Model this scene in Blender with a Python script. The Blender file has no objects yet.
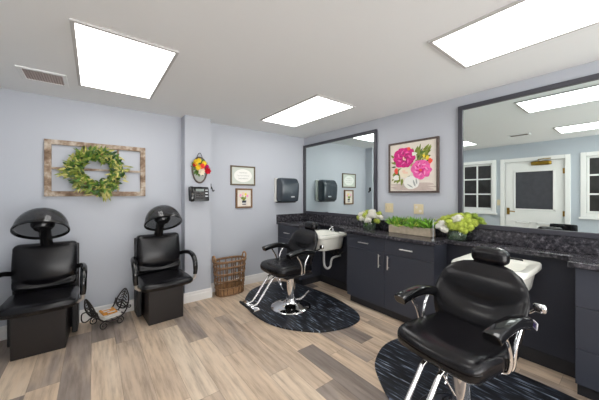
import bpy, bmesh, math, random
from mathutils import Vector, Matrix
random.seed(7)
PI = math.pi
S = bpy.context.scene
C = S.collection
R = math.radians

# ------------------------------------------------------------------ materials
def lin(c):
    return tuple((v/12.92 if v <= .04045 else ((v+.055)/1.055)**2.4) for v in c)
def rgb(r, g, b):
    return lin((r/255, g/255, b/255)) + (1,)
MATS = {}
def mat(name, col, rough=.5, metal=0., spec=.5, alpha=1., trans=0., emit=None, estr=0., noise=None, bump=None, coat=0.):
    """noise=(scale, amount) varies the colour; bump=(scale, strength)"""
    m = bpy.data.materials.new(name); m.use_nodes = True
    nt = m.node_tree; b = nt.nodes['Principled BSDF']
    b.inputs['Base Color'].default_value = col
    b.inputs['Roughness'].default_value = rough
    b.inputs['Metallic'].default_value = metal
    b.inputs['Specular IOR Level'].default_value = spec
    b.inputs['Alpha'].default_value = alpha
    b.inputs['Transmission Weight'].default_value = trans
    b.inputs['Coat Weight'].default_value = coat
    if emit:
        b.inputs['Emission Color'].default_value = emit
        b.inputs['Emission Strength'].default_value = estr
    tc = nt.nodes.new('ShaderNodeTexCoord')
    if noise:
        n = nt.nodes.new('ShaderNodeTexNoise'); n.inputs['Scale'].default_value = noise[0]; n.inputs['Detail'].default_value = 5
        nt.links.new(tc.outputs['Object'], n.inputs['Vector'])
        r = nt.nodes.new('ShaderNodeValToRGB')
        r.color_ramp.elements[0].position = .3; r.color_ramp.elements[1].position = .7
        lo = tuple(max(0, v*(1-noise[1])) for v in col[:3]) + (1,)
        hi = tuple(min(1, v*(1+noise[1])) for v in col[:3]) + (1,)
        r.color_ramp.elements[0].color = lo; r.color_ramp.elements[1].color = hi
        nt.links.new(n.outputs['Fac'], r.inputs['Fac']); nt.links.new(r.outputs['Color'], b.inputs['Base Color'])
    if bump:
        n = nt.nodes.new('ShaderNodeTexNoise'); n.inputs['Scale'].default_value = bump[0]; n.inputs['Detail'].default_value = 4
        nt.links.new(tc.outputs['Object'], n.inputs['Vector'])
        bp = nt.nodes.new('ShaderNodeBump'); bp.inputs['Strength'].default_value = bump[1]; bp.inputs['Distance'].default_value = .01
        nt.links.new(n.outputs['Fac'], bp.inputs['Height']); nt.links.new(bp.outputs['Normal'], b.inputs['Normal'])
    MATS[name] = m
    return m

class NB:                                              # tiny node builder
    def __init__(s, name):
        s.m = bpy.data.materials.new(name); s.m.use_nodes = True
        s.nt = s.m.node_tree; s.b = s.nt.nodes['Principled BSDF']; MATS[name] = s.m
    def n(s, t, **kw):
        nd = s.nt.nodes.new('ShaderNode'+t)
        for k, v in kw.items():
            setattr(nd, k, v)
        return nd
    def l(s, a, b): s.nt.links.new(a, b)
    def math(s, op, a, b=None):
        nd = s.n('Math', operation=op)
        for i, v in enumerate((a, b)):
            if v is None: continue
            if isinstance(v, (int, float)): nd.inputs[i].default_value = v
            else: s.l(v, nd.inputs[i])
        return nd.outputs[0]
    def ramp(s, fac, stops, interp='LINEAR'):
        r = s.n('ValToRGB'); cr = r.color_ramp; cr.interpolation = interp
        while len(cr.elements) < len(stops): cr.elements.new(.5)
        for e, (p, c) in zip(cr.elements, stops): e.position = p; e.color = c
        s.l(fac, r.inputs['Fac']); return r.outputs['Color']

def floor_material():
    k = NB('vinyl_planks')
    tc = k.n('TexCoord'); sep = k.n('SeparateXYZ'); k.l(tc.outputs['Object'], sep.inputs[0])
    W, L = .183, 1.22
    row = k.math('DIVIDE', k.math('ADD', sep.outputs['X'], 10.03), W)
    rid = k.math('FLOOR', row); rf = k.math('FRACT', row)
    wn = k.n('TexWhiteNoise', noise_dimensions='1D'); k.l(rid, wn.inputs['W'])
    col = k.math('ADD', k.math('DIVIDE', k.math('ADD', sep.outputs['Y'], 20), L), wn.outputs['Value'])
    cid = k.math('FLOOR', col); cf = k.math('FRACT', col)
    cb = k.n('CombineXYZ'); k.l(rid, cb.inputs[0]); k.l(cid, cb.inputs[1])
    w2 = k.n('TexWhiteNoise', noise_dimensions='2D'); k.l(cb.outputs[0], w2.inputs['Vector'])
    # grain
    gx = k.n('CombineXYZ')
    k.l(k.math('MULTIPLY', sep.outputs['X'], 26), gx.inputs[0])
    k.l(k.math('MULTIPLY', sep.outputs['Y'], 2.2), gx.inputs[1])
    k.l(k.math('MULTIPLY', w2.outputs['Value'], 60), gx.inputs[2])
    n1 = k.n('TexNoise'); n1.inputs['Scale'].default_value = 1; n1.inputs['Detail'].default_value = 7; n1.inputs['Roughness'].default_value = .62
    k.l(gx.outputs[0], n1.inputs['Vector'])
    gx2 = k.n('CombineXYZ')
    k.l(k.math('MULTIPLY', sep.outputs['X'], 7), gx2.inputs[0])
    k.l(k.math('MULTIPLY', sep.outputs['Y'], 1.6), gx2.inputs[1])
    k.l(k.math('MULTIPLY', w2.outputs['Value'], 31), gx2.inputs[2])
    n2 = k.n('TexNoise'); n2.inputs['Scale'].default_value = 1; n2.inputs['Detail'].default_value = 3
    k.l(gx2.outputs[0], n2.inputs['Vector'])
    # plank tone: per-plank value + soft patches
    tone = k.math('ADD', k.math('MULTIPLY', w2.outputs['Value'], .88), k.math('MULTIPLY', k.math('SUBTRACT', n2.outputs['Fac'], .43), .9))
    base = k.ramp(tone, [(.0, rgb(140, 129, 122)), (.24, rgb(164, 150, 140)), (.42, rgb(200, 180, 160)), (.7, rgb(220, 197, 172)), (1, rgb(228, 210, 188))])
    g = k.ramp(n1.outputs['Fac'], [(.30, (.42, .38, .36, 1)), (.46, (.80, .78, .76, 1)), (.56, (1, 1, 1, 1)), (.75, (1.08, 1.06, 1.04, 1))])
    mx = k.n('Mix', data_type='RGBA', blend_type='MULTIPLY'); mx.inputs['Factor'].default_value = .7
    k.l(base, mx.inputs['A']); k.l(g, mx.inputs['B'])
    # seams
    e1 = k.math('MINIMUM', rf, k.math('SUBTRACT', 1, rf))
    e2 = k.math('MINIMUM', cf, k.math('SUBTRACT', 1, cf))
    s1 = k.math('LESS_THAN', e1, .008); s2 = k.math('LESS_THAN', e2, .0016)
    sm = k.math('MAXIMUM', s1, s2)
    mx2 = k.n('Mix', data_type='RGBA', blend_type='MULTIPLY'); k.l(k.math('MULTIPLY', sm, .45), mx2.inputs['Factor'])
    k.l(mx.outputs['Result'], mx2.inputs['A']); mx2.inputs['B'].default_value = (.3, .26, .23, 1)
    k.l(mx2.outputs['Result'], k.b.inputs['Base Color'])
    k.b.inputs['Roughness'].default_value = .42; k.b.inputs['Specular IOR Level'].default_value = .35
    return k.m

def granite_material():
    k = NB('dark_granite')
    tc = k.n('TexCoord')
    n1 = k.n('TexNoise'); n1.inputs['Scale'].default_value = 34; n1.inputs['Detail'].default_value = 9; n1.inputs['Roughness'].default_value = .68
    k.l(tc.outputs['Object'], n1.inputs['Vector'])
    c = k.ramp(n1.outputs['Fac'], [(.34, rgb(30, 30, 34)), (.46, rgb(48, 47, 52)), (.56, rgb(70, 68, 74)), (.66, rgb(112, 108, 114)), (.8, rgb(56, 54, 58))])
    k.l(c, k.b.inputs['Base Color']); k.b.inputs['Roughness'].default_value = .22
    return k.m

def mat_material():
    k = NB('streaked_mat')
    tc = k.n('TexCoord'); sep = k.n('SeparateXYZ'); k.l(tc.outputs['Object'], sep.inputs[0])
    # streaks run along the long side of the mat
    a, b = sep.outputs['Y'], sep.outputs['X']
    cb = k.n('CombineXYZ'); k.l(k.math('MULTIPLY', a, 5), cb.inputs[0]); k.l(k.math('MULTIPLY', b, 62), cb.inputs[1])
    n1 = k.n('TexNoise'); n1.inputs['Scale'].default_value = 1; n1.inputs['Detail'].default_value = 3
    k.l(cb.outputs[0], n1.inputs['Vector'])
    c = k.ramp(n1.outputs['Fac'], [(.49, rgb(22, 23, 28)), (.57, rgb(42, 48, 60)), (.63, rgb(108, 120, 138)), (.70, rgb(168, 178, 192))])
    k.l(c, k.b.inputs['Base Color']); k.b.inputs['Roughness'].default_value = .45
    return k.m

def barn_material():
    k = NB('weathered_wood')
    tc = k.n('TexCoord')
    n1 = k.n('TexNoise'); n1.inputs['Scale'].default_value = 9; n1.inputs['Detail'].default_value = 8; n1.inputs['Roughness'].default_value = .7
    k.l(tc.outputs['Object'], n1.inputs['Vector'])
    c = k.ramp(n1.outputs['Fac'], [(.36, rgb(104, 82, 64)), (.48, rgb(146, 124, 104)), (.58, rgb(184, 170, 154)), (.72, rgb(214, 206, 194))])
    k.l(c, k.b.inputs['Base Color']); k.b.inputs['Roughness'].default_value = .8
    return k.m

M = MATS
WALLC = rgb(187, 191, 199)
mat('wall_paint', WALLC, .6, spec=.25, bump=(180, .03))
mat('far_wall_paint', rgb(186, 193, 201), .6, spec=.25, bump=(180, .03))
mat('ceiling_paint', rgb(240, 241, 241), .75, spec=.2, bump=(160, .03))
mat('white_trim', rgb(238, 237, 235), .4)
mat('light_frame', rgb(200, 198, 196), .6)
mat('diffuser', rgb(250, 250, 250), .5, emit=(1, .985, .96, 1), estr=6.2)
mat('black_leather', rgb(15, 14, 18), .27, spec=.42, bump=(260, .03))
mat('black_plastic', rgb(18, 18, 20), .22)
mat('black_gloss', rgb(12, 12, 14), .12, coat=.4)
mat('black_matte', rgb(24, 23, 25), .55)
mat('brown_black', rgb(30, 25, 25), .4)
mat('chrome', (.86, .86, .87, 1), .08, 1.)
mat('brushed_nickel', (.75, .74, .72, 1), .28, 1.)
mat('brass', rgb(176, 138, 62), .3, 1.)
mat('old_brass', rgb(140, 112, 40), .4, .8)
mat('cabinet_paint', rgb(62, 65, 75), .38, spec=.4)
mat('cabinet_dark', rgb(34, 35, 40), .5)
mat('panel_paint', rgb(52, 54, 63), .45, spec=.35)
mat('mirror_glass', (.82, .90, .885, 1), .0, 1.)
mat('mirror_frame', rgb(60, 60, 68), .4)
mat('sink_white', rgb(236, 236, 228), .15)
mat('pvc', rgb(205, 205, 205), .3)
mat('smoked_plastic', rgb(52, 52, 54), .08, spec=.6, alpha=.48)
mat('ivory', rgb(222, 208, 172), .4)
mat('dark_pane', rgb(70, 70, 76), .35, noise=(14, .12))
mat('window_dark', rgb(52, 50, 50), .15, noise=(9, .2))
mat('wicker', rgb(134, 102, 72), .7, noise=(40, .35), bump=(80, .3))
mat('wicker_bottom', rgb(166, 128, 90), .7, noise=(30, .25))
mat('planter_wood', rgb(186, 172, 150), .75, noise=(16, .18), bump=(60, .15))
mat('fern', rgb(112, 168, 44), .55, noise=(30, .35))
mat('leaf_green', rgb(78, 112, 36), .55, noise=(24, .4))
mat('leaf_dark', rgb(38, 74, 30), .5, noise=(30, .35))
mat('leaf_olive', rgb(124, 138, 52), .55, noise=(24, .3))
mat('leaf_pale', rgb(186, 180, 104), .6, noise=(24, .25))
mat('bloom_white', rgb(242, 240, 230), .6, noise=(55, .10))
mat('bloom_lime', rgb(190, 204, 84), .6, noise=(60, .42))
mat('vase_glass', rgb(190, 214, 190), .03, spec=.5, trans=.9)
mat('acrylic', rgb(225, 230, 235), .2, alpha=.55)
mat('frame_dark', rgb(86, 72, 66), .5, noise=(40, .25))
mat('frame_bronze', rgb(96, 82, 58), .4, noise=(40, .25))
mat('frame_walnut', rgb(120, 88, 58), .5, noise=(40, .25))
mat('paper_sage', rgb(204, 210, 200), .7)
mat('paper_white', rgb(236, 236, 230), .7)
mat('paper_cream', rgb(228, 220, 208), .7, noise=(9, .06))
mat('ink_grey', rgb(168, 172, 168), .7)
mat('navy', rgb(44, 48, 62), .6)
mat('dispenser_smoke', rgb(58, 66, 74), .16, spec=.6)
mat('dispenser_back', rgb(232, 232, 226), .4)
mat('screen_grey', rgb(128, 138, 134), .3)
mat('phone_grey', rgb(190, 192, 196), .4)
mat('iron', rgb(52, 48, 46), .45, .3)
mat('magazine_white', rgb(234, 232, 230), .4)
mat('magazine_orange', rgb(224, 150, 40), .4, noise=(25, .35))
mat('grille', rgb(196, 182, 178), .6)
mat('magenta', rgb(206, 22, 124), .6, noise=(30, .3))
mat('magenta_dark', rgb(150, 16, 92), .6)
mat('pink', rgb(234, 96, 168), .6, noise=(30, .2))
mat('pink_light', rgb(244, 160, 204), .6)
mat('peach', rgb(240, 206, 182), .6)
mat('cream_petal', rgb(236, 226, 204), .6)
mat('red_petal', rgb(206, 28, 52), .6)
mat('coral', rgb(238, 84, 68), .6)
mat('yellow', rgb(240, 214, 60), .6)
mat('table_taupe', rgb(198, 182, 174), .7, noise=(20, .1))
mat('tag_white', rgb(228, 224, 232), .5)
mat('tag_purple', rgb(96, 84, 150), .5)
mat('stem_green', rgb(60, 96, 36), .5)
floor_material(); granite_material(); mat_material(); barn_material()

# ------------------------------------------------------------------ mesh tools
def BM(): return bmesh.new()
def box(bm, x0, x1, y0, y1, z0, z1):
    vs = [bm.verts.new((x, y, z)) for z in (z0, z1) for y in (y0, y1) for x in (x0, x1)]
    for f in ((0, 2, 3, 1), (4, 5, 7, 6), (0, 1, 5, 4), (2, 6, 7, 3), (0, 4, 6, 2), (1, 3, 7, 5)):
        bm.faces.new([vs[i] for i in f])
    return vs
def spline(pts, n=6, closed=False):
    P = [Vector(p) for p in pts]; out = []; N = len(P)
    for i in range(N if closed else N-1):
        if closed: a, b, c, d = P[i-1], P[i], P[(i+1) % N], P[(i+2) % N]
        else: a, b, c, d = P[max(i-1, 0)], P[i], P[i+1], P[min(i+2, N-1)]
        for k in range(n):
            t = k/n
            out.append(.5*((2*b)+(c-a)*t+(2*a-5*b+4*c-d)*t*t+(3*b-a-3*c+d)*t**3))
    if not closed: out.append(P[-1].copy())
    return out
def tube(bm, pts, r, seg=10, closed=False, flat=1.):
    P = [Vector(p) for p in pts]; N = len(P)
    rr = r if isinstance(r, (list, tuple)) else [r]*N
    T = []
    for i in range(N):
        a = P[i-1] if (i or closed) else P[0]; b = P[(i+1) % N] if (i < N-1 or closed) else P[-1]
        T.append((b-a).normalized())
    up = Vector((0, 0, 1)) if abs(T[0].z) < .9 else Vector((1, 0, 0))
    u = (up - T[0]*up.dot(T[0])).normalized(); rings = []
    for i in range(N):
        u = (u - T[i]*u.dot(T[i])).normalized(); v = T[i].cross(u)
        rings.append([bm.verts.new(P[i]+(u*math.cos(2*PI*k/seg)*flat+v*math.sin(2*PI*k/seg))*rr[i]) for k in range(seg)])
    for i in range(N if closed else N-1):
        A, B = rings[i], rings[(i+1) % N]
        for k in range(seg): bm.faces.new((A[k], A[(k+1) % seg], B[(k+1) % seg], B[k]))
    if not closed:
        bm.faces.new(rings[0][::-1]); bm.faces.new(rings[-1])
def lathe(bm, prof, seg=32, c=(0, 0, 0), Mx=None, cap=False):
    rings = []
    Mx = Mx or Matrix.Identity(4); c = Vector(c)
    for r, z in prof:
        if r < 1e-5: rings.append([bm.verts.new(Mx @ Vector((0, 0, z)) + c)])
        else: rings.append([bm.verts.new(Mx @ Vector((r*math.cos(2*PI*k/seg), r*math.sin(2*PI*k/seg), z)) + c) for k in range(seg)])
    for A, B in zip(rings, rings[1:]):
        for k in range(seg):
            a, b = (A[k % len(A)], A[(k+1) % len(A)]), (B[k % len(B)], B[(k+1) % len(B)])
            q = []
            for v in (a[0], a[1], b[1], b[0]):
                if v not in q: q.append(v)
            if len(q) > 2: bm.faces.new(q)
    if cap:
        if len(rings[0]) > 2: bm.faces.new(rings[0][::-1])
        if len(rings[-1]) > 2: bm.faces.new(rings[-1])
def rbox(bm, sx, sy, sz, r, n=10, fn=None):
    """rounded box centred on 0, optionally deformed by fn(Vector)->Vector"""
    vmap = {}
    def V(i, j, k):
        key = (i, j, k)
        if key not in vmap:
            p = Vector(((i/n-.5)*sx, (j/n-.5)*sy, (k/n-.5)*sz))
            q = Vector([max(-s/2+r, min(s/2-r, c)) for s, c in zip((sx, sy, sz), p)])
            d = p-q
            if d.length > 1e-9:
                m = max(abs(d.x), abs(d.y), abs(d.z))
                p = q + d.normalized()*(r*m/r if m < r else r)
            vmap[key] = bm.verts.new(fn(p) if fn else p)
        return vmap[key]
    for a in range(n):
        for b in range(n):
            bm.faces.new((V(a, b, 0), V(a, b+1, 0), V(a+1, b+1, 0), V(a+1, b, 0)))
            bm.faces.new((V(a, b, n), V(a+1, b, n), V(a+1, b+1, n), V(a, b+1, n)))
            bm.faces.new((V(a, 0, b), V(a+1, 0, b), V(a+1, 0, b+1), V(a, 0, b+1)))
            bm.faces.new((V(a, n, b), V(a, n, b+1), V(a+1, n, b+1), V(a+1, n, b)))
            bm.faces.new((V(0, a, b), V(0, a, b+1), V(0, a+1, b+1), V(0, a+1, b)))
            bm.faces.new((V(n, a, b), V(n, a+1, b), V(n, a+1, b+1), V(n, a, b+1)))
def loft(bm, rings):
    rs = [[bm.verts.new(p) for p in r] for r in rings]
    n = len(rs[0])
    for A, B in zip(rs, rs[1:]):
        for k in range(n): bm.faces.new((A[k], A[(k+1) % n], B[(k+1) % n], B[k]))
    bm.faces.new(rs[0][::-1]); bm.faces.new(rs[-1])
def superring(hw, hd, e=2.6, seg=28):
    out = []
    for k in range(seg):
        a = 2*PI*k/seg; c, s = math.cos(a), math.sin(a)
        out.append((math.copysign(abs(c)**(2/e), c)*hw, math.copysign(abs(s)**(2/e), s)*hd))
    return out
def prism(bm, outline, z0, z1):
    a = [bm.verts.new((x, y, z0)) for x, y in outline]; b = [bm.verts.new((x, y, z1)) for x, y in outline]; n = len(a)
    for k in range(n): bm.faces.new((a[k], a[(k+1) % n], b[(k+1) % n], b[k]))
    bm.faces.new(a[::-1]); bm.faces.new(b)
def yprism(bm, outline, y0, y1):
    """outline in (x,z), extruded along y"""
    a = [bm.verts.new((x, y0, z)) for x, z in outline]; b = [bm.verts.new((x, y1, z)) for x, z in outline]; n = len(a)
    for k in range(n): bm.faces.new((a[k], b[k], b[(k+1) % n], a[(k+1) % n]))
    bm.faces.new(a); bm.faces.new(b[::-1])

def obj(name, bm, m, parent=None, bevel=0., smooth=False, sub=0, label=None, extra=()):
    bmesh.ops.recalc_face_normals(bm, faces=bm.faces[:])
    me = bpy.data.meshes.new(name); bm.to_mesh(me); bm.free()
    me.materials.append(MATS[m] if isinstance(m, str) else m)
    for e in extra: me.materials.append(MATS[e])
    o = bpy.data.objects.new(name, me); C.objects.link(o)
    if parent: o.parent = parent
    if smooth:
        for p in me.polygons: p.use_smooth = True
        if smooth != True: me.set_sharp_from_angle(angle=R(smooth))
    if bevel:
        b = o.modifiers.new('bevel', 'BEVEL'); b.width = bevel; b.segments = 2; b.limit_method = 'ANGLE'; b.angle_limit = R(40)
    if sub:
        s = o.modifiers.new('sub', 'SUBSURF'); s.levels = sub; s.render_levels = sub
    if label: o['label'] = label
    return o
def B(*a):
    bm = BM(); box(bm, *a); return bm
def tag(o, label, cat, group=None):
    o['label'] = label; o['category'] = cat
    if group: o['group'] = group
    return o
def thing(name, label, cat, loc=(0, 0, 0), rotz=0., group=None):
    o = bpy.data.objects.new(name, None); C.objects.link(o)
    o.location = loc; o.rotation_euler = (0, 0, rotz); o.empty_display_size = .1
    return tag(o, label, cat, group)
def struct(o):
    o['kind'] = 'structure'; return o
def dup(root, loc, rotz, label):
    r = root.copy(); C.objects.link(r); r.location = loc; r.rotation_euler = (0, 0, rotz); r['label'] = label
    for ch in list(root.children):
        c = ch.copy(); C.objects.link(c); c.parent = r
        for g in list(ch.children):
            d = g.copy(); C.objects.link(d); d.parent = c
    return r

# ------------------------------------------------------------------ the room
XL, YF, H = -3.85, -6.7, 2.44
YC = -6.7
struct(obj('floor', B(XL-.1, .1, YF, .1, -.1, 0), 'vinyl_planks'))
struct(obj('ceiling', B(XL-.1, .1, YF, .1, H, H+.1), 'ceiling_paint'))
struct(obj('wall_back', B(XL-.1, .1, 0, .1, 0, H), 'wall_paint'))
struct(obj('wall_right', B(0, .1, YF, 0, 0, H), 'wall_paint'))
PX0, PX1, PY = -2.127, -1.79, -.175
struct(obj('wall_pilaster', B(PX0, PX1, PY, 0, 0, H), 'wall_paint'))
# left wall with openings for the door and the two windows
DY0, DY1, DZ = -2.93, -2.02, 2.075                       # door leaf
W1 = (-1.80, -1.20); W2 = (-3.80, -3.20); WZ0, WZ1 = 1.08, 2.085
def left_wall():
    bm = BM(); x0, x1 = XL-.1, XL
    ys = [YF, W2[0], W2[1], DY0, DY1, W1[0], W1[1], 0]
    for a, b in zip(ys, ys[1:]):
        if (a, b) == W1 or (a, b) == W2:
            box(bm, x0, x1, a, b, 0, WZ0); box(bm, x0, x1, a, b, WZ1, H)
        elif a == DY0: box(bm, x0, x1, a, b, DZ, H)
        else: box(bm, x0, x1, a, b, 0, H)
    return bm
struct(obj('wall_left', left_wall(), 'far_wall_paint'))
def baseboard(name, a, b, nx, ny):
    """runs from a to b (xy); n points into the room"""
    bm = BM(); (ax, ay), (bx, by) = a, b
    prof = [(0, 0), (.016, 0), (.016, .085), (.011, .098), (.011, .118), (.006, .13), (0, .132)]
    va = [bm.verts.new((ax+nx*d, ay+ny*d, z)) for d, z in prof]; vb = [bm.verts.new((bx+nx*d, by+ny*d, z)) for d, z in prof]
    n = len(prof)
    for k in range(n): bm.faces.new((va[k], va[(k+1) % n], vb[(k+1) % n], vb[k]))
    bm.faces.new(va); bm.faces.new(vb[::-1])
    return struct(obj(name, bm, 'white_trim'))
baseboard('baseboard_back', (XL, 0), (PX0, 0), 0, -1)
baseboard('baseboard_pilaster', (PX0-.016, PY), (PX1+.016, PY), 0, -1)
baseboard('baseboard_pilaster_side', (PX1, PY), (PX1, 0), 1, 0)
baseboard('baseboard_corner', (PX1+.016, 0), (-.60, 0), 0, -1)
baseboard('baseboard_left', (XL, -1.945), (XL, -.02), 1, 0)
baseboard('baseboard_left_rear', (XL, YF), (XL, -3.005), 1, 0)

# door seen in the large mirror
d = thing('door_1', 'white door with dark glass pane and brass lever in the left wall', 'door', (XL, 0, 0)); struct(d)
def door_leaf():
    bm = BM(); x0, x1 = -.06, -.02
    g0, g1, gz0, gz1 = -2.765, -2.195, 1.12, 1.865
    box(bm, x0, x1, DY0, g0, 0.005, DZ); box(bm, x0, x1, g1, DY1, 0.005, DZ)
    box(bm, x0, x1, g0, g1, 0.005, gz0); box(bm, x0, x1, g0, g1, gz1, DZ)
    return bm
obj('door_leaf', door_leaf(), 'white_trim', d)
obj('door_pane', B(-.05, -.03, -2.765, -2.195, 1.12, 1.865), 'dark_pane', d)
bm = BM()
for a, b, z0, z1 in ((DY0-.075, DY0, 0, DZ+.075), (DY1, DY1+.075, 0, DZ+.075), (DY0, DY1, DZ, DZ+.075)): box(bm, -.06, .022, a, b, z0, z1)
obj('door_casing', bm, 'white_trim', d, bevel=.006)
bm = BM()
for a, b in ((-2.765, -2.52), (-2.44, -2.195)):
    for z0, z1 in ((.25, .85),):
        for q in ((a, b, z0, z0+.03), (a, b, z1-.03, z1), (a, a+.03, z0, z1), (b-.03, b, z0, z1)): box(bm, -.02, -.008, *q)
obj('door_moulding', bm, 'white_trim', d, bevel=.004)
bm = BM()
for q in ((-2.795, -2.165, 1.09, 1.12), (-2.795, -2.165, 1.865, 1.895), (-2.795, -2.765, 1.09, 1.895), (-2.195, -2.165, 1.09, 1.895)): box(bm, -.02, -.008, *q)
obj('pane_moulding', bm, 'white_trim', d, bevel=.004)
hd = BM(); tube(hd, [(-.02, -2.075, 1.06), (.04, -2.075, 1.06)], .012); tube(hd, spline([(.035, -2.07, 1.06), (.042, -2.12, 1.063), (.042, -2.2, 1.055)]), .010)
h = obj('door_handle', hd, 'brass', d, smooth=True)
obj('handle_plate', B(-.02, -.014, -2.10, -2.05, .99, 1.13), 'brass', h, bevel=.003)
for z in (.22, 1.05, 1.85):
    bm = BM(); tube(bm, [(.0, DY0+.005, z-.05), (.0, DY0+.005, z+.05)], .010); box(bm, -.02, .0, DY0, DY0+.03, z-.05, z+.05)
    obj('hinge', bm, 'brass', d)
bm = BM(); rbox(bm, .06, .30, .075, .015, 6); bmesh.ops.translate(bm, verts=bm.verts[:], vec=(.01, -2.60, 2.02))
cl = obj('door_closer', bm, 'old_brass', d, smooth=60)
bm = BM(); tube(bm, [(.035, -2.58, 2.05), (.05, -2.56, 2.09), (.075, -2.66, 2.095), (.03, -2.74, 2.10)], .009, 8)
obj('closer_arm', bm, 'old_brass', cl)

def window(name, y0, y1, label):
    w = thing(name, label, 'window', (XL, 0, 0)); struct(w)
    bm = BM(); t = .072
    for q in ((y0-t, y0, WZ0-t, WZ1+t), (y1, y1+t, WZ0-t, WZ1+t), (y0, y1, WZ1, WZ1+t), (y0, y1, WZ0-t, WZ0)): box(bm, -.08, .022, *q)
    box(bm, -.02, .045, y0-t-.02, y1+t+.02, WZ0-t-.035, WZ0-t+.0)
    obj('window_frame', bm, 'white_trim', w, bevel=.005)
    bm = BM(); mid = (y0+y1)/2
    for q in ((y0, y0+.035, WZ0, WZ1), (y1-.035, y1, WZ0, WZ1), (mid-.014, mid+.014, WZ0+.035, WZ1-.035), (y0+.035, y1-.035, WZ0, WZ0+.035), (y0+.035, y1-.035, WZ1-.035, WZ1)): box(bm, -.06, -.025, *q)
    for i in (1, 2):
        z = WZ0+(WZ1-WZ0)*i/3
        for a, b in ((y0+.035, mid-.014), (mid+.014, y1-.035)): box(bm, -.06, -.025, a, b, z-.014, z+.014)
    obj('window_sash', bm, 'white_trim', w)
    obj('window_pane', B(-.05, -.04, y0, y1, WZ0, WZ1), 'window_dark', w)
window('window_1', W1[0], W1[1], 'white six pane window with dark glass beside the door')
window('window_2', W2[0], W2[1], 'white paned window with dark glass on the hinge side of the door')

# ------------------------------------------------------------------ ceiling lights and vents
def ceiling_light(x, y, label):
    t = thing('ceiling_light', label, 'light', (x, y, H), 0, 'ceiling light panels')
    w, l, f = .278, .570, .022
    bm = BM()
    for q in ((-w-f, w+f, -l-f, -l), (-w-f, w+f, l, l+f), (-w-f, -w, -l, l), (w, w+f, -l, l)): box(bm, *q, -.012, -.0005)
    obj('frame', bm, 'light_frame', t)
    obj('diffuser', B(-w, w, -l, l, -.009, -.0015), 'diffuser', t)
    return t
ceiling_light(-2.872, -1.165, 'bright ceiling panel above the two hood dryer chairs, beside the air vent')
ceiling_light(-.945, -1.165, 'bright ceiling panel above the chair in the far corner')
ceiling_light(-.985, -3.51, 'bright ceiling panel at the right, above the nearer styling chair')
ceiling_light(-2.85, -3.55, 'bright ceiling panel seen in the big mirror, near the far white door')
def vent(name, x, y, w, l, label, group=None):
    t = thing(name, label, 'vent', (x, y, H), 0)
    bm = BM(); f = .03
    for q in ((-w-f, w+f, -l-f, -l), (-w-f, w+f, l, l+f), (-w-f, -w, -l, l), (w, w+f, -l, l)): box(bm, *q, -.012, -.0005)
    obj('frame', bm, 'ceiling_paint', t, bevel=.003)
    bm = BM(); n = 14
    box(bm, -w, w, -l, l, -.004, -.001)
    for i in range(n):
        x0 = -w+2*w*(i+.5)/n
        vs = [bm.verts.new(p) for p in ((x0-.006, -l, -.004), (x0+.004, -l, -.011), (x0+.004, l, -.011), (x0-.006, l, -.004))]
        bm.faces.new(vs)
    obj('louvres', bm, 'grille', t)
vent('ceiling_vent', -3.40, -.60, .125, .125, 'square grey louvred air vent in the ceiling beside a light panel')
vent('ceiling_vent', -2.77, -2.50, .05, .12, 'small flat ceiling vent seen only in the big mirror, near the door')

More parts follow.
